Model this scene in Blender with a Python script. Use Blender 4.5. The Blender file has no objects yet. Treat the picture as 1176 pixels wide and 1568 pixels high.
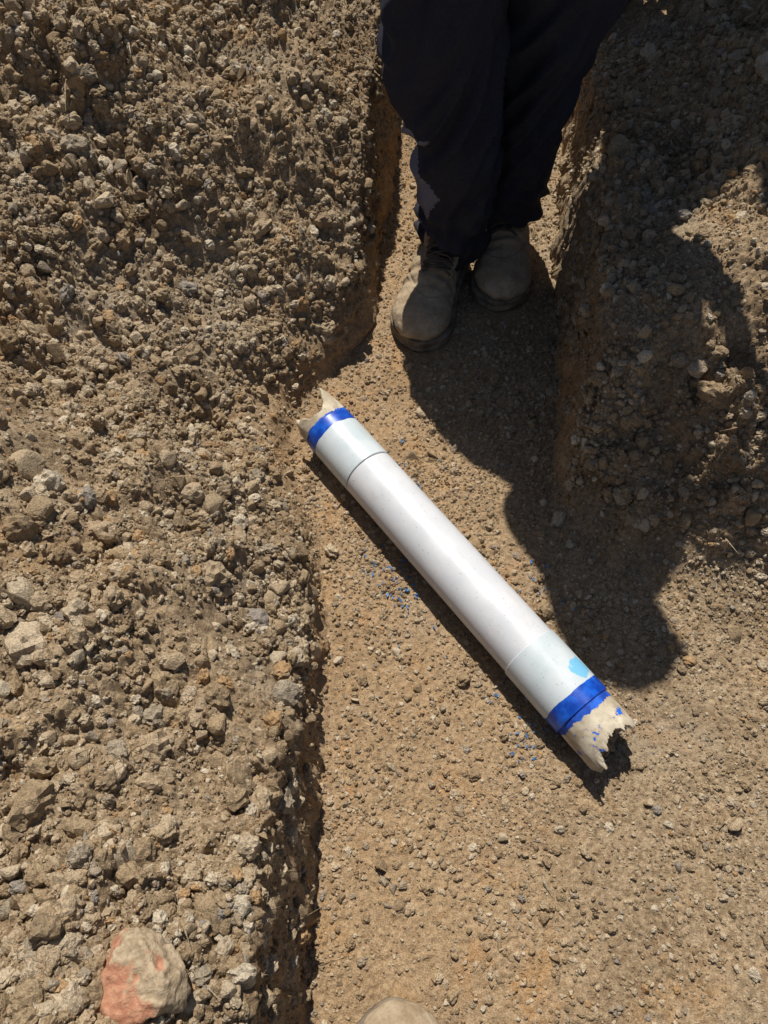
import bpy, bmesh, math, random, time
import numpy as np
from mathutils import Vector, Matrix, Euler, noise as mnoise
random.seed(4); rng=np.random.default_rng(7)
scene=bpy.context.scene
scene.view_settings.view_transform='Standard'; scene.view_settings.look='None'; scene.view_settings.exposure=0

# ------------------------------------------------------------------ noise (table based)
_T={}
def tab(s):
    s=int(s)
    if s not in _T: _T[s]=np.random.default_rng(s*7919+13).random(512*512).astype(np.float32)
    return _T[s]
def idx(ix,iy): return ((iy&511)<<9)|(ix&511)
def vn(x,y,s):
    fx0=np.floor(x);fy0=np.floor(y);ix=fx0.astype(np.int32);iy=fy0.astype(np.int32)
    fx=(x-fx0).astype(np.float32);fy=(y-fy0).astype(np.float32)
    fx=fx*fx*(3-2*fx);fy=fy*fy*(3-2*fy);t=tab(s)
    a=t[idx(ix,iy)];b=t[idx(ix+1,iy)];c=t[idx(ix,iy+1)];d=t[idx(ix+1,iy+1)]
    return (a*(1-fx)+b*fx)*(1-fy)+(c*(1-fx)+d*fx)*fy
def fbm(x,y,s,o=4):
    t=0;a=.5
    for i in range(o):
        t=t+a*(vn(x,y,s+i*17)-.5)*2; x=x*2.03+3.1;y=y*2.03+1.7;a*=.5
    return t
def clods(x,y,cell,s,dens):
    X=x/cell;Y=y/cell
    f0=np.floor(X);f1=np.floor(Y);ix=f0.astype(np.int32);iy=f1.astype(np.int32)
    fx=(X-f0).astype(np.float32);fy=(Y-f1).astype(np.float32);out=np.zeros(np.shape(fx),np.float32)
    t=[tab(s+k) for k in range(7)]
    ca,sa=np.cos(t[4]*6.283),np.sin(t[4]*6.283);rr=.3+.42*t[2]
    rr=np.where(t[3]<dens,rr,1e-3).astype(np.float32)
    kx=((t[5]-.5)*1.1/rr);ky=((t[6]-.5)*1.1/rr)
    for dx in(-1,0,1):
        for dy in(-1,0,1):
            I=idx(ix+dx,iy+dy)
            ex=fx-dx-.1-.8*t[0][I];ey=fy-dy-.1-.8*t[1][I]
            r=rr[I];c=ca[I];sn=sa[I]
            u=ex*c+ey*sn;v=ey*c-ex*sn
            au=np.abs(u);av=np.abs(v)
            d=np.maximum(np.maximum(au*1.05,av*1.3),(au+av)*.82)
            hgt=np.minimum((r-d)*2.2,r*(.5+kx[I]*u+ky[I]*v))
            np.maximum(out,hgt,out=out)
    return out*cell
def ss(a,b,t):
    t=np.clip((t-a)/(b-a),0,1);return t*t*(3-2*t)
def smin(a,b,k):
    h=np.clip(.5+.5*(b-a)/k,0,1);return b*(1-h)+a*h-k*h*(1-h)

def base(x,y):
    wx=x+.045*fbm(x*5,y*5,11,3)+.014*fbm(x*22,y*22,12,2)
    wy=y+.06*fbm(x*4,y*4,13,3)
    xl=np.interp(y,[-2,.1,.55,.72,.9,1.0,1.12,1.25,1.8,3],[-.11,-.105,-.095,-.13,-.19,-.18,-.09,-.015,.03,.06])
    xlw=xl+.010*fbm(y*7,y*0+3,15,3)+.007*fbm(x*10,y*30,16,3)
    d=xlw-x
    c0=np.interp(wy,[-1,0,.26,.46,.66,.8,1.0,1.12,1.28,1.5,2.0],[.37,.325,.215,.12,.04,.015,.02,.04,.12,.28,.42])
    k=np.interp(wy,[-1,0,.3,.5,.66,.85,1.0,1.2,1.5],[.35,.36,.52,.68,.8,.62,.52,.45,.28])
    dd=xl-wx
    cap=c0+k*np.maximum(dd,0)
    rg=1-np.abs(fbm(x*4.2+1.3,y*5.2+.7,27,3))*3.2
    P=.47+.06*fbm(x*2.1,y*2.1,21,3)+.05*fbm(x*6.5+.4,y*6.5,23,3)+.045*np.maximum(rg,-.4)
    P=P-.16*np.exp(-((wx+.75)/.5)**2-((wy-1.0-.25*(wx+.5))/.09)**2)
    P=P+.07*np.exp(-((wx+.42)/.20)**2-((wy-.74)/.12)**2)-.08*np.exp(-((wx+.36)/.16)**2-((wy-1.55)/.10)**2)
    hl=smin(cap,P,.1)
    hl=hl+ss(.05,.16,d)*(.045*fbm(x*9+2,y*9,25,2)+.03*np.maximum(rg,-.3))
    hl=hl*ss(0,.045,d)
    xr=np.interp(y,[-1,.83,1.86,3],[.325,.33,.475,.60])
    dr=x-xr+.022*fbm(x*7,y*7,31,3)+.010*fbm(x*30,y*30,32,3)
    prof=np.interp(dr,[0,.018,.034,.06,.2,.38,.8],[0,.18,.28,.31,.37,.44,.48])
    toe=np.interp(x,[.3,.36,.44,.6,1.0,1.5],[.79,.67,.58,.50,.45,.42])
    e=ss(0,np.interp(x,[.35,.6],[.32,.58]),y-toe+.07*fbm(x*6,y*6,33,3)+.035*fbm(x*20,y*20,36,2))
    hr=prof*e*(1+.25*fbm(x*4,y*4,35,3))
    far=.42*ss(1.7,2.6,x)*ss(-6,0,-np.abs(y)+1)
    h=np.maximum(np.maximum(hl,hr),far)
    return h+.014*fbm(x*3,y*3,41,3)+.006*fbm(x*11,y*11,42,3)
def bankmask(b): return ss(.035,.11,b)
def rough_l(x,y): return .14+.86*ss(-.25,.2,fbm(x*3.8,y*3.8,51,3))
def ground(x,y):
    b=base(x,y);m=bankmask(b)
    lm=rough_l(x,y)
    l2=.3+.7*ss(-.2,.25,fbm(x*9,y*9,57,2))
    lf=.35+.65*ss(-.25,.2,fbm(x*5,y*5,58,3))*(1-.5*ss(.25,.5,x))
    z=b+m*(.046*fbm(x*12,y*12,61,4)*lm)+m*lm*(clods(x,y,.085,120,.45)*.85+clods(x,y,.048,70,.5)*1.2)
    z=z+(m*1.5*lm*l2+.05*lf)*clods(x,y,.027,80,.66)
    z=z+(m*1.1*l2+.30*lf)*clods(x+.003*fbm(x*90,y*90,5,1),y,.0135,90,.75)
    z=z+(m*.60*(.4+.6*lm)+.42*lf)*clods(x,y,.0075,100,.75)*.9
    return z+.003*fbm(x*160,y*160,110,3)
def g1(x,y): return float(ground(np.array([float(x)]),np.array([float(y)]))[0])

# ------------------------------------------------------------------ helpers
def newmat(n):
    m=bpy.data.materials.new(n);m.use_nodes=True
    nt=m.node_tree;return m,nt,nt.nodes,nt.links,nt.nodes['Principled BSDF']
def N(nodes,t,**k):
    n=nodes.new(t)
    for a,b in k.items(): setattr(n,a,b)
    return n
def mixc(nodes,links,fac,a,b,bt='MIX'):
    n=nodes.new('ShaderNodeMix');n.data_type='RGBA';n.blend_type=bt
    for sock,v in((n.inputs[0],fac),(n.inputs[6],a),(n.inputs[7],b)):
        if isinstance(v,(int,float)): sock.default_value=v
        elif isinstance(v,tuple): sock.default_value=(*v,1)
        else: links.new(v,sock)
    return n.outputs[2]
def noiseN(nodes,links,vec,scale,det=4,rough=.55,dist=0):
    n=nodes.new('ShaderNodeTexNoise');n.inputs['Scale'].default_value=scale;n.inputs['Detail'].default_value=det
    n.inputs['Roughness'].default_value=rough;n.inputs['Distortion'].default_value=dist
    if vec is not None: links.new(vec,n.inputs['Vector'])
    return n.outputs['Fac']
def mr(nodes,links,v,a,b,c=0,d=1,smooth=True):
    n=nodes.new('ShaderNodeMapRange');links.new(v,n.inputs[0])
    if smooth:n.interpolation_type='SMOOTHSTEP'
    n.inputs[1].default_value=a;n.inputs[2].default_value=b;n.inputs[3].default_value=c;n.inputs[4].default_value=d
    return n.outputs[0]
def math_(nodes,links,op,a,b=None):
    n=nodes.new('ShaderNodeMath');n.operation=op
    for s,v in((n.inputs[0],a),(n.inputs[1],b)):
        if v is None: continue
        if isinstance(v,(int,float)): s.default_value=v
        else: links.new(v,s)
    return n.outputs[0]

def soil_color(nodes,links,stone):
    geo=N(nodes,'ShaderNodeNewGeometry');pos=geo.outputs['Position']
    sep=N(nodes,'ShaderNodeSeparateXYZ');links.new(pos,sep.inputs[0])
    big=noiseN(nodes,links,pos,2.3,4,.6,.3)
    mid=noiseN(nodes,links,pos,7,5,.62,.5)
    mid2=noiseN(nodes,links,pos,13,5,.65,.8)
    damp=noiseN(nodes,links,pos,4.3,5,.65,.6)
    fine=noiseN(nodes,links,pos,110,4,.6)
    c=mixc(nodes,links,mr(nodes,links,fine,.3,.7),(.265,.190,.118),(.50,.39,.262))
    c=mixc(nodes,links,mr(nodes,links,big,.50,.66,0,.5),c,(.40,.345,.27))
    floor=mr(nodes,links,sep.outputs['Z'],.12,.03)
    stripe=math_(nodes,links,'MULTIPLY',floor,mr(nodes,links,sep.outputs['X'],.42,.10))
    c=mixc(nodes,links,math_(nodes,links,'MULTIPLY',stripe,.38),c,(.48,.315,.17))
    c=mixc(nodes,links,mr(nodes,links,mid,.53,.70,0,.45),c,(.50,.30,.135))
    rust=math_(nodes,links,'MULTIPLY',mr(nodes,links,mid2,.54,.70,0,.6),math_(nodes,links,'ADD',math_(nodes,links,'MULTIPLY',stripe,.5),.12))
    c=mixc(nodes,links,rust,c,(.52,.26,.09))
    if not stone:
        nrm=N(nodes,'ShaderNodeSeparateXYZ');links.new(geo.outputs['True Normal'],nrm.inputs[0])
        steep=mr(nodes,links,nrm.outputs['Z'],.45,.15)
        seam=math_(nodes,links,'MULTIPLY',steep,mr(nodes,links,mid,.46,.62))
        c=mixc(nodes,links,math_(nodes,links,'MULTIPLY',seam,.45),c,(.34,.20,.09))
    dp=math_(nodes,links,'MULTIPLY',mr(nodes,links,damp,.47,.63),mr(nodes,links,floor,0,1,.75,.35))
    c=mixc(nodes,links,dp,c,mixc(nodes,links,1.0,c,(.60,.545,.49),'MULTIPLY'))
    return c,pos,mid,fine

def soil_mat(name,stone):
    m,nt,nodes,links,bs=newmat(name)
    c,pos,mid,fine=soil_color(nodes,links,stone)
    if stone:
        oi=N(nodes,'ShaderNodeObjectInfo')
        ramp=N(nodes,'ShaderNodeValToRGB');links.new(oi.outputs['Random'],ramp.inputs[0])
        e=ramp.color_ramp;e.interpolation='CONSTANT'
        cols=[(0,(.38,.285,.18)),(.3,(.56,.45,.315)),(.5,(.27,.20,.13)),(.62,(.70,.60,.455)),(.78,(.38,.35,.295)),(.85,(.55,.33,.15)),(.885,(.84,.77,.63)),(.95,(.30,.31,.33)),(.972,(.18,.135,.09))]
        while len(e.elements)<len(cols): e.elements.new(.5)
        for el,(p,cc) in zip(e.elements,cols): el.position=p;el.color=(*cc,1)
        c=mixc(nodes,links,.58,c,ramp.outputs[0])
        f2=noiseN(nodes,links,pos,230,4,.65)
        c=mixc(nodes,links,mr(nodes,links,f2,.35,.7,.0,.35),c,(.42,.33,.215))
    f3=noiseN(nodes,links,pos,420,3,.7)
    c=mixc(nodes,links,mr(nodes,links,f3,.35,.65,0,1),mixc(nodes,links,1.0,c,(.66,.64,.61),'MULTIPLY'),mixc(nodes,links,1.0,c,(1.12,1.11,1.08),'MULTIPLY'))
    links.new(c,bs.inputs['Base Color']);bs.inputs['Roughness'].default_value=.95
    bs.inputs['Specular IOR Level'].default_value=.12
    b=N(nodes,'ShaderNodeBump');b.inputs['Strength'].default_value=.9;b.inputs['Distance'].default_value=.003
    links.new(math_(nodes,links,'ADD',fine,f3),b.inputs['Height']);links.new(b.outputs[0],bs.inputs['Normal'])
    return m
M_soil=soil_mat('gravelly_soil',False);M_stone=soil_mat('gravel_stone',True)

def meshobj(name,verts,faces,mat=None,smooth=True,parent=None):
    me=bpy.data.meshes.new(name);me.from_pydata([tuple(v) for v in verts],[],[tuple(f) for f in faces]);me.update()
    o=bpy.data.objects.new(name,me);scene.collection.objects.link(o)
    if mat: me.materials.append(mat)
    if smooth: me.polygons.foreach_set('use_smooth',[True]*len(me.polygons))
    if parent: o.parent=parent
    return o
def displace(o,fn):
    me=o.data;n=len(me.vertices);co=np.empty(n*3,np.float32);no=np.empty(n*3,np.float32)
    me.vertices.foreach_get('co',co);me.vertex_normals.foreach_get('vector',no)
    co=co.reshape(-1,3);no=no.reshape(-1,3)
    s=np.array([fn(Vector([float(q) for q in c])) for c in co],np.float32)
    co=co+no*s[:,None];me.vertices.foreach_set('co',co.ravel());me.update()

# ------------------------------------------------------------------ shape helpers
class Acc:
    def __init__(s): s.v=[];s.f=[]
    def tube(s,pts,rad,n=20):
        pts=[Vector(p) for p in pts];b0=len(s.v);up0=None
        for i,p in enumerate(pts):
            t=(pts[min(i+1,len(pts)-1)]-pts[max(i-1,0)]).normalized()
            if up0 is None:
                up0=Vector((1,0,0)) if abs(t.x)<.8 else Vector((0,0,1))
            u=(up0-t*up0.dot(t)).normalized();w=t.cross(u);up0=u
            r=rad[i];a,b=(r,r) if isinstance(r,(int,float)) else r
            for k in range(n):
                an=2*math.pi*k/n;s.v.append(p+u*a*math.cos(an)+w*b*math.sin(an))
        m=len(pts)
        for i in range(m-1):
            for k in range(n):
                a=b0+i*n+k;b=b0+i*n+(k+1)%n;s.f.append((a,b,b+n,a+n))
        s.f.append(tuple(b0+k for k in range(n))[::-1]);s.f.append(tuple(b0+(m-1)*n+k for k in range(n)))
    def ell(s,c,r,rot=(0,0,0),n=18):
        R=Euler(rot).to_matrix();b0=len(s.v);m=n//2
        for i in range(1,m):
            ph=math.pi*i/m
            for k in range(n):
                an=2*math.pi*k/n
                s.v.append(Vector(c)+R@Vector((r[0]*math.sin(ph)*math.cos(an),r[1]*math.sin(ph)*math.sin(an),r[2]*math.cos(ph))))
        for i in range(m-2):
            for k in range(n):
                a=b0+i*n+k;b=b0+i*n+(k+1)%n;s.f.append((a,a+n,b+n,b))
        s.f.append(tuple(b0+k for k in range(n)));s.f.append(tuple(b0+(m-2)*n+k for k in range(n))[::-1])
def catmull(pts,rad,sub=5):
    P2=[];R2=[];n=len(pts);pts=[Vector(p) for p in pts];rad=[Vector((r,r)) if isinstance(r,(int,float)) else Vector(r) for r in rad]
    def cr(a,b,c,d,t): return .5*((2*b)+(c-a)*t+(2*a-5*b+4*c-d)*t*t+(3*b-a-3*c+d)*t**3)
    for i in range(n-1):
        for j in range(sub):
            t=j/sub;ix=[max(i-1,0),i,i+1,min(i+2,n-1)]
            P2.append(cr(*[pts[q] for q in ix],t));R2.append(tuple(cr(*[rad[q] for q in ix],t)))
    P2.append(pts[-1]);R2.append(tuple(rad[-1]));return P2,R2
def remeshed(name,acc,voxel,smooth,mat,parent):
    o=meshobj(name,acc.v,acc.f,mat,True,parent)
    m=o.modifiers.new('r','REMESH');m.mode='VOXEL';m.voxel_size=voxel;m.use_smooth_shade=True
    s=o.modifiers.new('s','SMOOTH');s.iterations=smooth;s.factor=.6
    dg=bpy.context.evaluated_depsgraph_get();dg.update()
    me=bpy.data.meshes.new_from_object(o.evaluated_get(dg));o.modifiers.clear();o.data=me
    if mat and not me.materials: me.materials.append(mat)
    return o

# ------------------------------------------------------------------ materials
def dusty(name,colr,dust,dz0,dz1,amt,rough=.85,scale=30,bump=.35):
    m,nt,nodes,links,bs=newmat(name)
    geo=N(nodes,'ShaderNodeNewGeometry');pos=geo.outputs['Position']
    sep=N(nodes,'ShaderNodeSeparateXYZ');links.new(pos,sep.inputs[0])
    n1=noiseN(nodes,links,pos,scale,5,.65);n2=noiseN(nodes,links,pos,scale*8,3,.6)
    f=math_(nodes,links,'MULTIPLY',mr(nodes,links,sep.outputs['Z'],dz0,dz1,1,.12),mr(nodes,links,n1,.3,.7,.2,1))
    f=math_(nodes,links,'MULTIPLY',f,amt)
    c=mixc(nodes,links,f,mixc(nodes,links,mr(nodes,links,n2,.3,.7,.0,.5),colr,tuple(k*1.5 for k in colr)),dust)
    links.new(c,bs.inputs['Base Color']);bs.inputs['Roughness'].default_value=rough;bs.inputs['Specular IOR Level'].default_value=.2
    b=N(nodes,'ShaderNodeBump');b.inputs['Strength'].default_value=bump;b.inputs['Distance'].default_value=.002
    links.new(math_(nodes,links,'ADD',n1,n2),b.inputs['Height']);links.new(b.outputs[0],bs.inputs['Normal'])
    return m
M_trou=dusty('navy_work_trousers',(.020,.021,.032),(.15,.125,.10),.05,.5,.2,.9,22)
M_sunlit=dusty('sunlit_calf_grey',(.13,.135,.19),(.2,.18,.15),.1,.5,.3,.9,22)  # sunlight on the calf painted as paler grey, same cloth as the trousers
M_jack=dusty('dark_jacket',(.012,.014,.022),(.1,.09,.08),.1,.9,.1,.9,22)
M_boot=dusty('dusty_nubuck',(.22,.155,.09),(.52,.43,.31),-.02,.22,1.0,.9,26,.6)
M_sole=dusty('boot_sole',(.07,.055,.04),(.36,.30,.22),-.02,.2,.85,.9,30)
M_lace=dusty('boot_lace',(.07,.05,.035),(.3,.25,.18),-.02,.2,.5,.9,60)
M_skin=dusty('skin',(.45,.26,.18),(.3,.2,.15),0,.1,.1,.5,60)
M_hair=dusty('hair',(.04,.025,.015),(.05,.04,.03),0,.1,.1,.6,90)
M_eye=dusty('eye_white',(.7,.7,.68),(.5,.5,.5),0,.1,.1,.3,90)

# ------------------------------------------------------------------ boots
def make_boot(name,parent,toe,ang,z0,side,sc=1.0):
    e=bpy.data.objects.new(name,None);scene.collection.objects.link(e)
    if parent: e.parent=parent
    prof=[(0,.018,.052,.03),(.012,.034,.058,.046),(.04,.042,.064,.054),(.09,.044,.068,.058),(.14,.046,.062,.052),(.18,.050,.052,.042),(.215,.055,.047,.037),(.25,.056,.045,.036),(.275,.049,.042,.032),(.292,.034,.036,.024),(.302,.014,.03,.012)]
    a=Acc()
    pts=[(side*(.012*math.sin(p[0]/.3*3.0)),p[0],p[2]) for p in prof];rad=[(p[1]*1.1,p[3]) for p in prof]
    pp,rr=catmull(pts,rad,4);a.tube(pp,rr,24)
    a.tube(*catmull([(0,.075,.06),(0,.068,.11),(0,.062,.15),(0,.06,.19)],[(.05,.058),(.051,.056),(.053,.058),(.055,.06)],4),n=24)
    a.tube(*catmull([(0,.165,.088),(0,.13,.108),(0,.115,.14),(0,.112,.18)],[(.026,.012),(.028,.013),(.028,.012),(.028,.01)],4),n=14)
    for s in(-1,1): a.tube(*catmull([(s*.022,.178,.083),(s*.027,.145,.103),(s*.031,.125,.13),(s*.033,.118,.17)],[(.010,.007)]*4,4),n=10)
    a.tube([( -.045,.05,.185),(0,.012,.19),(.045,.05,.185)],[.011,.012,.011],10)
    u=remeshed('upper',a,.003,2,M_boot,e)
    def fn(c):
        s=0;yc=.228-2.2*c.x*c.x*8
        s-=.0026*math.exp(-((c.y-yc)/.003)**2); s+=.0012*math.exp(-((c.y-yc-.006)/.004)**2)
        ys=.085+.25*(c.z-.05)
        if c.z<.12: s-=.0018*math.exp(-((c.y-ys)/.0025)**2)
        if .13<c.y<.22: s+=.0036*math.sin(c.y*240+c.x*25+3*mnoise.noise(c*25))*max(0,1-abs(c.y-.182)/.035)
        return s+.0034*mnoise.noise(c*32+Vector((side*3,0,0)))+.0012*mnoise.noise(c*110)
    displace(u,fn)
    outl=[(p[0],p[1]*1.1+.007) for p in prof]
    outl[0]=(-.007,.016);outl[-1]=(.312,.012)
    L=[(side*.012*math.sin(max(0,y)/.3*3.0)+w,y) for y,w in outl]
    R=[(side*.012*math.sin(max(0,y)/.3*3.0)-w,y) for y,w in outl[::-1]]
    ring=L+R;V=[];F=[];nn=len(ring)
    lev=[(0,.985),(.006,1),(.012,.99),(.016,.975),(.022,.995),(.030,1.0),(.033,.965)]
    for z,s in lev:
        for x,y in ring: V.append((x*s,.15+(y-.15)*s,z))
    for l in range(len(lev)-1):
        for k in range(nn):
            q0=l*nn+k;q1=l*nn+(k+1)%nn;F.append((q0,q1,q1+nn,q0+nn))
    F.append(tuple(range(nn))[::-1]);F.append(tuple((len(lev)-1)*nn+k for k in range(nn)))
    so=meshobj('sole',V,F,M_sole,False,e)
    b=so.modifiers.new('sub','SUBSURF');b.levels=2;b.render_levels=2
    for k,(y,z) in enumerate(((.170,.100),(.158,.108),(.146,.116),(.136,.128),(.131,.142),(.128,.157))):
        A=Acc();sgn=1 if k%2 else -1
        A.tube(*catmull([(-.030,y-.005*sgn,z-.004),(-.016,y-.002*sgn,z+.006),(0,y+.002,z+.007),(.016,y+.002*sgn,z+.006),(.030,y+.005*sgn,z-.004)],[.0028]*5,4),n=8)
        A.tube(*catmull([(-.028,y-.010,z),(0,y-.002,z+.010),(.028,y+.008,z-.002)],[.0026]*3,6),n=8)
        meshobj('lace',A.v,A.f,M_lace,True,e)
    d=Vector((math.sin(ang),-math.cos(ang),0))
    R=Matrix(((d.y,d.x,0),(-d.x,d.y,0),(0,0,1)))
    M=R.to_4x4();heel=Vector((toe[0],toe[1],z0))-d*.305*sc
    M.translation=heel;e.matrix_world=M@Matrix.Scale(sc,4)
    return e

person=bpy.data.objects.new('standing_person',None);scene.collection.objects.link(person)
zf1=float(np.mean(ground(np.linspace(.06,.16,9),np.linspace(1.15,1.4,9))))
make_boot('boot_right',person,(.072,1.165),-.30,zf1-.003,1,1.07)
make_boot('boot_left',person,(.258,1.285),-.08,zf1-.003,-1,1.05)
# ------------------------------------------------------------------ body
A=Acc()
A.tube(*catmull([(.158,1.400,.085),(.155,1.397,.125),(.152,1.395,.22),(.138,1.40,.36),(.115,1.405,.50),(.103,1.43,.64),(.135,1.49,.88)],
  [(.062,.066),(.063,.069),(.069,.075),(.079,.086),(.090,.095),(.101,.108),(.11,.12)]),n=28)
A.tube(*catmull([(.282,1.505,.085),(.284,1.503,.125),(.288,1.505,.22),(.293,1.505,.36),(.307,1.50,.50),(.325,1.505,.64),(.305,1.50,.88)],
  [(.058,.064),(.059,.067),(.065,.074),(.077,.084),(.090,.095),(.102,.108),(.11,.12)]),n=28)
CX,CY=.235,1.475
A.tube(*catmull([(.22,1.495,.80),(.222,1.50,.90),(.23,1.50,1.0),(.235,1.49,1.1),(.238,1.475,1.25),(.24,1.46,1.38),(.24,1.45,1.45),(.24,1.44,1.50)],
  [(.14,.09),(.175,.12),(.16,.115),(.15,.11),(.165,.115),(.16,.105),(.11,.085),(.06,.06)]),n=32)
def arm(s):
    sh=Vector((.24+s*.145,1.455,1.40));el=Vector((.24+s*.160,1.49,1.12));wr=Vector((.245+s*.07,1.28,1.20))
    A.tube(*catmull([sh-Vector((s*.05,0,-.01)),sh+Vector((s*.02,0,-.02)),(sh+el)/2,el,(el+wr)/2,wr],[.055,.06,.052,.05,.043,.036]),n=18)
    return wr,el
wr1,el1=arm(-1);wr2,el2=arm(1)
# the upper body is turned towards the side of the trench, weight shifted slightly
TW=math.radians(58)
def twisto(o):
    n=len(o.data.vertices);co=np.empty(n*3,np.float32);o.data.vertices.foreach_get('co',co);co=co.reshape(-1,3)
    t=ss(.86,1.22,co[:,2])*TW;x=co[:,0]-CX;y=co[:,1]-CY
    sh=.055*ss(.82,1.08,co[:,2])-.075*ss(1.38,1.65,co[:,2])
    nx_=CX+x*np.cos(t)-y*np.sin(t)+sh;ny_=CY+x*np.sin(t)+y*np.cos(t);co[:,0]=nx_;co[:,1]=ny_
    o.data.vertices.foreach_set('co',co.ravel().astype(np.float32));o.data.update()
body=remeshed('clothed_body',A,.006,4,M_trou,person)
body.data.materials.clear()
for m in (M_trou,M_jack,M_sunlit): body.data.materials.append(m)
def fb(c):
    if c.z<1.0:
        near=math.exp(-((c.z-.13)/.10)**2)
        knee=math.exp(-((c.z-.46)/.14)**2)
        r1=1-abs(mnoise.noise(Vector((c.x*7,c.y*7,c.z*28+c.x*16))))*3.2
        r2=1-abs(mnoise.noise(Vector((c.x*9+4,c.y*9,c.z*12-c.x*22))))*3.0
        r3=1-abs(mnoise.noise(Vector((c.x*16,c.y*16+7,c.z*5))))*2.6
        return .017*near*r1+.014*knee*r2+.010*max(r3,-.6)+.007*max(r2,-.5)+.010*mnoise.noise(c*7)
    return .007*(1-abs(mnoise.noise(Vector((c.x*9,c.y*9,c.z*14))))*2.2)
displace(body,fb)
npoly=len(body.data.polygons);cen=np.empty(npoly*3,np.float32);body.data.polygons.foreach_get('center',cen);cen=cen.reshape(-1,3)
mi=np.zeros(npoly,np.int32);mi[cen[:,2]>.97]=1
for q_ in np.nonzero((cen[:,0]<.11)&(cen[:,2]>.17)&(cen[:,2]<.40))[0]:  # painted sunlit streaks down the outer side of the calf
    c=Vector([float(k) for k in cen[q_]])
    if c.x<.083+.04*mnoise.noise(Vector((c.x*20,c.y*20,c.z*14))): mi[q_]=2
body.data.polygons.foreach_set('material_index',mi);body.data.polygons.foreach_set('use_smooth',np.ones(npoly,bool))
twisto(body)

def hand(w,s,parent):
    a=Acc();d=Vector((-s*.30,-.72,.35)).normalized()
    sd=Vector((0,.35,.9));sd=(sd-d*sd.dot(d)).normalized();nn=Vector((-s,0,0))
    a.tube(*catmull([w-d*.03,w+d*.02,w+d*.05,w+d*.085],[(.022,.026),(.019,.032),(.016,.04),(.013,.04)],4),n=14)
    for k,(o,l) in enumerate(((-.03,.058),(-.010,.073),(.010,.078),(.030,.068))):
        b0=w+d*.075+sd*o
        a.tube(*catmull([b0,b0+d*l*.4+sd*o*.15,b0+d*l*.7+nn*.012+sd*o*.2,b0+d*l*.8+nn*.032+sd*o*.2],[.009,.0088,.008,.0065],4),n=10)
    b0=w+d*.025+sd*.028
    a.tube(*catmull([b0,b0+sd*.022+d*.02+nn*.01,b0+sd*.03+d*.045+nn*.02,b0+sd*.028+d*.066+nn*.03],[.013,.0115,.0105,.008],4),n=10)
    o=remeshed('hand',a,.003,2,M_skin,parent);twisto(o);return o
hand(wr1,-1,person);hand(wr2,1,person)
hc=Vector((.235,1.43,1.665));a=Acc()
a.tube(*catmull([(.24,1.45,1.46),(.238,1.445,1.52),hc+Vector((0,.02,-.06))],[.062,.056,.056],4),n=18)
a.ell(hc+Vector((0,.012,.02)),(.076,.096,.10));a.ell(hc+Vector((0,-.022,-.045)),(.058,.066,.07))
a.ell(hc+Vector((0,-.05,-.09)),(.028,.026,.022))
a.tube(*catmull([hc+Vector((0,-.082,.02)),hc+Vector((0,-.098,-.005)),hc+Vector((0,-.108,-.026))],[.009,.011,.015],4),n=10)
a.ell(hc+Vector((0,-.083,-.058)),(.026,.012,.006));a.ell(hc+Vector((0,-.081,-.068)),(.022,.012,.006))
a.ell(hc+Vector((0,-.078,.034)),(.05,.014,.009))
for s in(-1,1): a.ell(hc+Vector((s*.078,.012,-.005)),(.009,.02,.033),(0,0,s*.3))
head=remeshed('head',a,.0032,2,M_skin,person)
a=Acc()
for s in(-1,1): a.ell(hc+Vector((s*.031,-.079,.012)),(.012,.011,.009),n=14)
eyes=meshobj('eyes',a.v,a.f,M_eye,True,person)
a=Acc();a.ell(hc+Vector((0,.024,.042)),(.084,.098,.092))
hair=remeshed('hair',a,.004,1,M_hair,person)
displace(hair,lambda c:.006*mnoise.noise(c*60)+.003*mnoise.noise(c*160))
for o in(head,eyes,hair): twisto(o)
# second figure added out of view on the bank, facing away, for its shadow
p2=bpy.data.objects.new('added_shadow_person',None);scene.collection.objects.link(p2)
def dup(o,par):
    n=bpy.data.objects.new(o.name,o.data);scene.collection.objects.link(n);n.parent=par
    n.matrix_local=o.matrix_local.copy()
    for md in o.modifiers:
        if md.type=='SUBSURF':
            q=n.modifiers.new('sub','SUBSURF');q.levels=q.render_levels=2
    for c in o.children: dup(c,n)
for c in list(person.children): dup(c,p2)
P2x,P2y=.57,2.03
p2.rotation_euler=(0,0,math.radians(150))
Rz=Matrix.Rotation(math.radians(150),3,'Z')@Vector((.24,1.48,0))
p2.location=(P2x-Rz.x,P2y-Rz.y,g1(P2x,P2y)-zf1-.01)

zb=g1(.02,-.1)
make_boot('work_boot',None,(.012,-.052),math.pi+.05,zb+.002,1,1.05)
bpy.context.view_layer.update()
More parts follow.
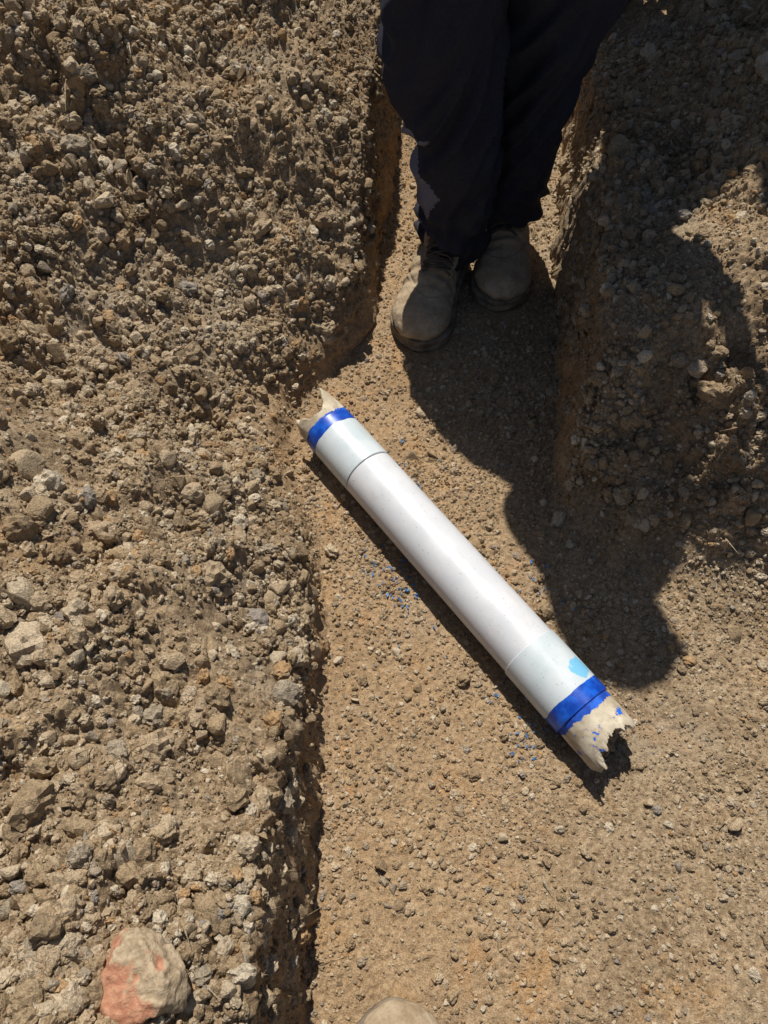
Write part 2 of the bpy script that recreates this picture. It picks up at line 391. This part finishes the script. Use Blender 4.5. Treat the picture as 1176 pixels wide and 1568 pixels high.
# ------------------------------------------------------------------ ground sheet
def axis(breaks,far):
    c=np.concatenate([np.arange(lo,hi-st*.5,st) for lo,hi,st in breaks]+[np.array([breaks[-1][1]])]);l=[];r=[]
    s=breaks[0][2];p=c[0]
    while p>-far: s*=1.18;p-=s;l.append(p)
    s=breaks[-1][2];p=c[-1]
    while p<far: s*=1.18;p+=s;r.append(p)
    return np.concatenate([np.array(l[::-1]),c,np.array(r)])
ax=axis([(-1.2,-.6,.0032),(-.6,-.19,.0024),(-.19,.07,.0012),(.07,.32,.0022),(.32,.45,.0012),(.45,.75,.0024),(.75,1.15,.0032)],60)
ay=axis([(-.2,1.2,.0023),(1.2,1.7,.003),(1.7,2.6,.0045)],60)
nx,ny=len(ax),len(ay)
X,Y=np.meshgrid(ax,ay);Z=ground(X,Y)
Bs=base(X,Y)
gx=np.gradient(Bs,ax,axis=1);gy=np.gradient(Bs,ay,axis=0);gm=np.sqrt(gx*gx+gy*gy)+1e-6
st=ss(1.2,2.8,gm)*(np.abs(X)<1.3)*(Y<2.7)
u=Y-X*.6+.02*fbm(Y*20,Z*20,240,2)
D=st*(clods(u,Z*.8,.05,200,.5)*.45+clods(u+Z*.3,Z,.024,210,.6)*.6+clods(u,Z,.012,220,.7)*.9+.016*fbm(u*11,Z*16,230,5)-.006)
XX=X-gx/gm*D;YY=Y-gy/gm*D
co=np.stack([XX,YY,Z],-1).reshape(-1,3).astype(np.float32)
i=np.arange(nx*ny).reshape(ny,nx)
q=np.stack([i[:-1,:-1],i[:-1,1:],i[1:,1:],i[1:,:-1]],-1).reshape(-1,4)
me=bpy.data.meshes.new('ground');me.vertices.add(len(co));me.vertices.foreach_set('co',co.ravel())
me.loops.add(q.size);me.loops.foreach_set('vertex_index',q.ravel().astype(np.int32))
me.polygons.add(len(q));me.polygons.foreach_set('loop_start',np.arange(0,q.size,4,dtype=np.int32))
me.polygons.foreach_set('loop_total',np.full(len(q),4,dtype=np.int32))
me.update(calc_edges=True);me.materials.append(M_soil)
g=bpy.data.objects.new('ground',me);scene.collection.objects.link(g)

# ------------------------------------------------------------------ stones (instanced)
col=bpy.data.collections.new('stone_shapes')
NV=24
for v in range(NV):
    bm=bmesh.new()
    sc=(1,random.uniform(.65,1),random.uniform(.5,.85))
    if v%2==0:
        n=random.choice([11,14,18,24])
        for _ in range(n):
            p=Vector([random.gauss(0,1) for _ in range(3)]).normalized()*random.uniform(.82,1.05)
            bm.verts.new((p.x*sc[0],p.y*sc[1],p.z*sc[2]))
        r=bmesh.ops.convex_hull(bm,input=bm.verts)
        bmesh.ops.delete(bm,geom=list({e for e in r['geom_interior'] if isinstance(e,bmesh.types.BMVert)}),context='VERTS')
        bmesh.ops.bevel(bm,geom=list(bm.edges),offset=.07,segments=1,affect='EDGES')
    else:
        bmesh.ops.create_icosphere(bm,subdivisions=3,radius=1)
        off=Vector((v*7.3,v*3.1,0))
        for w_ in bm.verts:
            p=w_.co.normalized();k=.92+.30*mnoise.noise(p*1.3+off)+.26*mnoise.noise(p*3+off)+.14*mnoise.noise(p*7+off)
            w_.co=Vector((p.x*sc[0],p.y*sc[1],p.z*sc[2]))*k
    me=bpy.data.meshes.new(f'stone_{v:02d}');bm.to_mesh(me);bm.free();me.materials.append(M_stone)
    o=bpy.data.objects.new(f'stone_{v:02d}',me);col.objects.link(o)
P=[];S=[]
def scatter(n,rlo,rhi,floorw,clump,sink=.15,cmin=.25,lw=0.0):
    m_=n*2
    x=rng.uniform(-1.2,1.15,m_);y=rng.uniform(-.2,2.6,m_)
    b=base(x,y);m=bankmask(b)
    w=(floorw+(1-floorw)*m)*(1-lw*m*(1-rough_l(x,y)))
    c=ss(-.3,.3,fbm(x*clump,y*clump,int(rlo*9999)+5,3))
    keep=rng.random(m_)<w*(cmin+(1-cmin)*c)
    x=x[keep][:n];y=y[keep][:n]
    r=rlo*(rhi/rlo)**(rng.random(len(x))**1.6)
    z=ground(x,y)+r*sink
    P.append(np.stack([x,y,z],1));S.append(r)
scatter(130000,.0018,.0040,.9,6)
scatter(60000,.0038,.008,.36,5,.08,.15,.55)
scatter(30000,.0075,.013,.06,4,.1,.10,.85)
scatter(8000,.0125,.020,.016,3,.05,.1,.7)
scatter(480,.02,.032,.0,3,.0,.1,.4)
man=[(-.56,.60,.030),(-.60,.545,.022),(-.49,.50,.026),(-.62,.95,.022),(-.63,.90,.020),(-.55,1.25,.018),(.62,.50,.02),(.55,.18,.017),(-.3,1.1,.014),(-.42,.02,.022),(-.22,.3,.02),(.25,-.0,.012)]
x=np.array([m[0] for m in man]);y=np.array([m[1] for m in man]);r=np.array([m[2] for m in man])
P.append(np.stack([x,y,ground(x,y)+r*.3],1));S.append(r)
P=np.concatenate(P);S=np.concatenate(S)
me=bpy.data.meshes.new('gravel');me.vertices.add(len(P));me.vertices.foreach_set('co',P.astype(np.float32).ravel())
def attr(n,t,d,f):
    a=me.attributes.new(n,t,'POINT');a.data.foreach_set(f,d)
attr('rot','FLOAT_VECTOR',rng.uniform(0,6.283,(len(P),3)).astype(np.float32).ravel(),'vector')
attr('scl','FLOAT',S.astype(np.float32),'value')
attr('vid','INT',rng.integers(0,NV,len(P)).astype(np.int32),'value')
gr=bpy.data.objects.new('gravel',me);scene.collection.objects.link(gr)
ng=bpy.data.node_groups.new('gravel_scatter','GeometryNodeTree')
ng.interface.new_socket('Geometry',in_out='INPUT',socket_type='NodeSocketGeometry')
ng.interface.new_socket('Geometry',in_out='OUTPUT',socket_type='NodeSocketGeometry')
gi=ng.nodes.new('NodeGroupInput');go=ng.nodes.new('NodeGroupOutput')
iop=ng.nodes.new('GeometryNodeInstanceOnPoints');ci=ng.nodes.new('GeometryNodeCollectionInfo')
ci.inputs['Collection'].default_value=col;ci.inputs['Separate Children'].default_value=True;ci.inputs['Reset Children'].default_value=True
def na(n,t):
    a=ng.nodes.new('GeometryNodeInputNamedAttribute');a.data_type=t;a.inputs['Name'].default_value=n
    return [o for o in a.outputs if o.enabled and o.name=='Attribute'][0]
er=ng.nodes.new('FunctionNodeEulerToRotation')
ng.links.new(gi.outputs[0],iop.inputs['Points']);ng.links.new(ci.outputs[0],iop.inputs['Instance'])
iop.inputs['Pick Instance'].default_value=True
ng.links.new(na('vid','INT'),iop.inputs['Instance Index'])
ng.links.new(na('rot','FLOAT_VECTOR'),er.inputs[0]);ng.links.new(er.outputs[0],iop.inputs['Rotation'])
ng.links.new(na('scl','FLOAT'),iop.inputs['Scale']);ng.links.new(iop.outputs[0],go.inputs[0])

# ------------------------------------------------------------------ pipe
U=Vector((-.107,.907,0));Lw=Vector((.314,.356,0));dirp=(Lw-U).normalized()
rm=.0520
tt=np.linspace(.02,.68,12)
zs=ground(U.x+dirp.x*tt,U.y+dirp.y*tt)
zax=float(max(zs)*.6+np.mean(zs)*.4)+rm
pipe=bpy.data.objects.new('pvc_pipe',None);scene.collection.objects.link(pipe)
perp=Vector((-dirp.y,dirp.x,0))
pipe.matrix_world=Matrix(((dirp.x,perp.x,0,U.x),(dirp.y,perp.y,0,U.y),(0,0,1,zax),(0,0,0,1)))
def pipe_mat(kind):
    m,nt,nodes,links,bs=newmat('pipe_'+kind)
    tc=N(nodes,'ShaderNodeTexCoord');ob=tc.outputs['Object'];sep=N(nodes,'ShaderNodeSeparateXYZ');links.new(ob,sep.inputs[0])
    n1=noiseN(nodes,links,ob,18,5,.6);n2=noiseN(nodes,links,ob,160,3,.6);n3=noiseN(nodes,links,ob,45,4,.6)
    if kind=='main': c=mixc(nodes,links,mr(nodes,links,n1,.3,.7),(.62,.645,.68),(.68,.69,.715))
    elif kind=='sleeve': c=mixc(nodes,links,mr(nodes,links,n1,.3,.7),(.54,.62,.655),(.62,.68,.705))
    else: c=mixc(nodes,links,mr(nodes,links,n1,.35,.65),(.42,.35,.245),(.66,.60,.47))
    if kind!='stub':
        mp=N(nodes,'ShaderNodeMapping');links.new(ob,mp.inputs[0]);mp.inputs['Scale'].default_value=(1,4,4)
        n4=noiseN(nodes,links,mp.outputs[0],9,5,.7,.3)
        c=mixc(nodes,links,mr(nodes,links,n4,.54,.72,0,.22),c,(.45,.38,.28))
        n5=noiseN(nodes,links,ob,330,2,.5)
        c=mixc(nodes,links,mr(nodes,links,n5,.70,.74,0,.8),c,(.20,.15,.10))
    else:
        c=mixc(nodes,links,mr(nodes,links,n3,.5,.66,0,.6),c,(.34,.26,.165))
    c=mixc(nodes,links,mr(nodes,links,n2,.66,.74,0,.55 if kind!='stub' else .8),c,(.36,.29,.20))
    c=mixc(nodes,links,mr(nodes,links,sep.outputs['Z'],-.01,-.05,0,.5),c,(.35,.28,.19))
    if kind in('sleeve','stub'):
        wob=math_(nodes,links,'MULTIPLY',math_(nodes,links,'SUBTRACT',noiseN(nodes,links,ob,30,4,.6),.5),.034)
        wob2=math_(nodes,links,'MULTIPLY',math_(nodes,links,'SUBTRACT',noiseN(nodes,links,ob,22,2,.5),.5),.014)
        xx=math_(nodes,links,'ADD',sep.outputs['X'],wob);x2=math_(nodes,links,'ADD',sep.outputs['X'],wob2)
        lo=math_(nodes,links,'MULTIPLY',mr(nodes,links,xx,-.008,-.006),mr(nodes,links,x2,.0275,.0265))
        hi=math_(nodes,links,'MULTIPLY',mr(nodes,links,x2,.6755,.6765),mr(nodes,links,xx,.716,.714))
        band=math_(nodes,links,'MAXIMUM',lo,hi)
        if kind=='stub':
            sp=math_(nodes,links,'MULTIPLY',mr(nodes,links,n3,.62,.64),mr(nodes,links,sep.outputs['X'],.66,.70))
            band=math_(nodes,links,'MAXIMUM',band,sp)
        blue=mixc(nodes,links,mr(nodes,links,n3,.4,.7),(.004,.05,.38),(.012,.13,.68))
        v=N(nodes,'ShaderNodeVectorMath',operation='DISTANCE');links.new(ob,v.inputs[0]);v.inputs[1].default_value=(.655,.030,.043)
        dd=math_(nodes,links,'ADD',v.outputs['Value'],math_(nodes,links,'MULTIPLY',math_(nodes,links,'SUBTRACT',n3,.5),.03))
        if kind=='sleeve': c=mixc(nodes,links,mr(nodes,links,dd,.0215,.019,0,.85),c,(.13,.50,.80))
        c=mixc(nodes,links,band,c,blue)
    links.new(c,bs.inputs['Base Color'])
    links.new(mr(nodes,links,n1,.3,.7,.28 if kind!='stub' else .7,.42 if kind!='stub' else .9),bs.inputs['Roughness'])
    b=N(nodes,'ShaderNodeBump');b.inputs['Strength'].default_value=.15 if kind!='stub' else .6;b.inputs['Distance'].default_value=.001
    links.new(n2,b.inputs['Height']);links.new(b.outputs[0],bs.inputs['Normal'])
    return m
Mm,Ms,Mst=pipe_mat('main'),pipe_mat('sleeve'),pipe_mat('stub')
def lathe(name,prof,mat,n=96):
    V=[];F=[]
    for s,r in prof:
        for k in range(n):
            a=2*math.pi*k/n;V.append((s,r*math.sin(a),r*math.cos(a)))
    for i in range(len(prof)-1):
        for k in range(n):
            a=i*n+k;b=i*n+(k+1)%n;F.append((a,b,b+n,a+n))
    o=meshobj(name,V,F,mat,True,pipe)
    m=o.modifiers.new('es','EDGE_SPLIT');m.split_angle=math.radians(35)
    return o
lathe('barrel',[(.128,rm-.006),(.128,rm-.0015),(.1295,rm)]+[(.13+.46*t/12,rm) for t in range(13)]+[(.59,rm-.006)],Mm)
def sleeve(name,a,b,r):
    lathe(name,[(a,r-.007),(a,r-.001),(a+.001,r)]+[(a+.001+(b-a-.002)*t/6,r) for t in range(1,7)]+[(b,r-.001),(b,r-.007)],Ms)
sleeve('sleeve_upper',.001,.1265,rm+.0006)
sleeve('sleeve_lower',.578,.704,rm+.0022)
def stub(name,s0,sgn,fn):
    n=200;V=[];F=[];m=10;rings=[]
    for layer,r in enumerate((rm-.0008,rm-.0078)):
        for j in range(m+1):
            row=[]
            for k in range(n):
                th=2*math.pi*k/n
                e=fn(th);t=j/m;rr=r+(.0010*mnoise.noise(Vector((math.cos(th)*4,math.sin(th)*4,t*4))))
                if layer==0 and j==m: rr-=.002
                row.append(len(V));V.append((s0+sgn*t*e+(-sgn*.002 if j==0 else 0),rr*math.sin(th),rr*math.cos(th)))
            rings.append(row)
    order=rings[:m+1]+rings[m+1:][::-1]
    for i in range(len(order)-1):
        for k in range(n):
            F.append((order[i][k],order[i][(k+1)%n],order[i+1][(k+1)%n],order[i+1][k]))
    o=meshobj(name,V,F,Mst,True,pipe);mm=o.modifiers.new('es','EDGE_SPLIT');mm.split_angle=math.radians(40)
def jag(th,seed,a,b,f=3.5):
    p=Vector((math.cos(th)*f,math.sin(th)*f,seed));return a*mnoise.noise(p)+b*mnoise.noise(p*4)
def pk(th,c,w):
    d=(th-c+math.pi)%(2*math.pi)-math.pi;return max(0,1-abs(d)/w)
stub('broken_end_upper',.002,-1,lambda t:max(.010,.018+.054*pk(t,.60,.65)**1.1+.032*pk(t,-1.25,.7)+jag(t,3,.005,.004)))
stub('broken_end_lower',.703,1,lambda t:max(.02,.060+.028*pk(t,-1.35,1.1)+.010*pk(t,.9,.9)-.008*pk(t,.1,.35)+jag(t,9,.008,.007)))
def plug(name,s,sgn):
    V=[(s+sgn*.006,0,-.005)];F=[];nr,n=12,50
    for i in range(1,nr+1):
        for k in range(n):
            th=2*math.pi*k/n;r=(rm-.0085)*i/nr
            z=r*math.cos(th);V.append((s+sgn*(.03*max(0,-z/rm)+.018*mnoise.noise(Vector((r*70*math.sin(th),r*70*math.cos(th),s*9)))+.008*mnoise.noise(Vector((r*200*math.sin(th),r*200*math.cos(th),s*9)))),r*math.sin(th),z))
    for k in range(n): F.append((0,1+k,1+(k+1)%n))
    for i in range(nr-1):
        for k in range(n): F.append((1+i*n+k,1+i*n+(k+1)%n,1+(i+1)*n+(k+1)%n,1+(i+1)*n+k))
    meshobj(name,V,F,M_soil,False,pipe)
plug('soil_plug_upper',-.006,-1);plug('soil_plug_lower',.752,1)
# ------------------------------------------------------------------ blue shavings
m,nt,nodes,links,bs=newmat('blue_paint_flake')
oi=N(nodes,'ShaderNodeNewGeometry');c=mixc(nodes,links,noiseN(nodes,links,oi.outputs['Position'],60,2),(.03,.09,.28),(.10,.26,.46))
links.new(c,bs.inputs['Base Color']);bs.inputs['Roughness'].default_value=.6
V=[];F=[]
spots=[(.015,.60,34,.020),(.045,.575,20,.018),(-.02,.65,10,.02),(.235,.30,14,.016),(.25,.335,8,.015),(.29,.60,10,.02),(.32,.57,7,.015),(.06,.82,9,.015),(.02,.88,5,.02),(.20,.39,7,.015),(.10,.50,5,.04)]
fx=[];fy=[]
for sx,sy,n,sd in spots:
    for _ in range(n): fx.append(random.gauss(sx,sd));fy.append(random.gauss(sy,sd))
fz=ground(np.array(fx),np.array(fy))
for x,y,z in zip(fx,fy,fz):
    z=float(z)+.0035
    r=random.uniform(.0008,.0028);el=random.uniform(1,2.8);R=Euler((random.uniform(-.6,.6),random.uniform(-.6,.6),random.uniform(0,6.3))).to_matrix()
    b=len(V);kk=6
    ring=[Vector((math.cos(t*6.283/kk)*r*el*random.uniform(.5,1.2),math.sin(t*6.283/kk)*r*random.uniform(.5,1.2),random.uniform(-.0004,.0004))) for t in range(kk)]
    for lay in(0,.0008):
        for p in ring: V.append(Vector((x,y,z))+R@(p+Vector((0,0,lay))))
    F.append([b+i for i in range(kk)][::-1]);F.append([b+kk+i for i in range(kk)])
    for i2 in range(kk): F.append([b+i2,b+(i2+1)%kk,b+kk+(i2+1)%kk,b+kk+i2])
meshobj('blue_plastic_shavings',V,F,m,False)

# ------------------------------------------------------------------ brick lump bottom-left
m,nt,nodes,links,bs=newmat('brick_and_mortar')
tc=N(nodes,'ShaderNodeTexCoord');ob=tc.outputs['Object']
n1=noiseN(nodes,links,ob,20,5,.65,.4);n2=noiseN(nodes,links,ob,150,4,.6)
sp=N(nodes,'ShaderNodeSeparateXYZ');links.new(ob,sp.inputs[0])
c=mixc(nodes,links,mr(nodes,links,n2,.3,.7),(.36,.155,.09),(.50,.27,.165))
edge=math_(nodes,links,'ADD',n1,math_(nodes,links,'MULTIPLY',sp.outputs['X'],4.0))
c=mixc(nodes,links,mr(nodes,links,edge,.48,.54),c,mixc(nodes,links,mr(nodes,links,n2,.3,.7),(.29,.215,.135),(.48,.38,.255)))
links.new(c,bs.inputs['Base Color']);bs.inputs['Roughness'].default_value=.95
b=N(nodes,'ShaderNodeBump');b.inputs['Strength'].default_value=.9;b.inputs['Distance'].default_value=.003;links.new(n2,b.inputs['Height']);links.new(b.outputs[0],bs.inputs['Normal'])
a=Acc();a.ell((0,0,0),(.046,.052,.032),n=80)
for v in a.v:
    d=v.normalized()
    for pl in((.8,.3,.4),(-.6,.7,.3),(.1,-.9,.3),(0,.2,1),(-.8,-.4,.2)):
        q=Vector(pl).normalized();t=v.dot(q);lim=.036 if q.z<.8 else .024
        if t>lim: v-=q*(t-lim)*.85
    v+=d*(.006*mnoise.noise(v*40)+.004*mnoise.noise(v*110)+.0015*mnoise.noise(v*300))
br=meshobj('broken_brick',a.v,a.f,m,True)
bx,by=-.243,-.022;br.location=(bx,by,max(g1(bx,by)+.008,float(base(np.array([bx]),np.array([by]))[0])+.022));br.rotation_euler=(.2,-.1,.5)

rel=P-np.array([U.x,U.y,zax]);al=rel@np.array(dirp);pe=rel@np.array(perp);rad=np.sqrt(pe**2+rel[:,2]**2)
bad=(al>-.05)&(al<.77)&(rad<rm+.003+S)
for (x0,y0,x1,y1) in ((.085,1.18,.15,1.45),(.262,1.30,.28,1.58),(.012,-.07,0,-.3)):
    a0=np.array([x0,y0]);b0=np.array([x1,y1]);L=b0-a0;t=np.clip(((P[:,:2]-a0)@L)/(L@L),0,1)
    bad|=np.linalg.norm(P[:,:2]-a0-t[:,None]*L,axis=1)<.05
bad|=(np.hypot(P[:,0]-bx,P[:,1]-by)<.034)
a=gr.data.attributes['scl'];s2=S.copy();s2[bad]=.00001;a.data.foreach_set('value',s2.astype(np.float32))
md=gr.modifiers.new('scatter','NODES');md.node_group=ng

# ------------------------------------------------------------------ light, sky, camera
d=Vector((.18,-.984,0)).normalized();EL=math.radians(60)
trav=Vector((d.x*math.cos(EL),d.y*math.cos(EL),-math.sin(EL)))
sun=bpy.data.lights.new('sun','SUN');sun.energy=5.0;sun.angle=math.radians(.53);sun.color=(1,.94,.85)
so=bpy.data.objects.new('sun',sun);scene.collection.objects.link(so);so.rotation_euler=trav.to_track_quat('-Z','Y').to_euler()
w=bpy.data.worlds.new('World');scene.world=w;w.use_nodes=True
sky=w.node_tree.nodes.new('ShaderNodeTexSky');sky.sky_type='NISHITA';sky.sun_disc=False
sky.sun_elevation=EL;sky.sun_rotation=math.atan2(-trav.x,-trav.y)
bg=w.node_tree.nodes['Background'];w.node_tree.links.new(sky.outputs[0],bg.inputs[0]);bg.inputs[1].default_value=.05
cam=bpy.data.cameras.new('camera');cam.sensor_fit='VERTICAL';cam.angle=2*math.atan(784/1185);cam.clip_start=.02;cam.clip_end=500
cob=bpy.data.objects.new('camera',cam);scene.collection.objects.link(cob);cob.location=(0,0,1.3);cob.rotation_euler=(math.radians(30),0,0)
scene.camera=cob
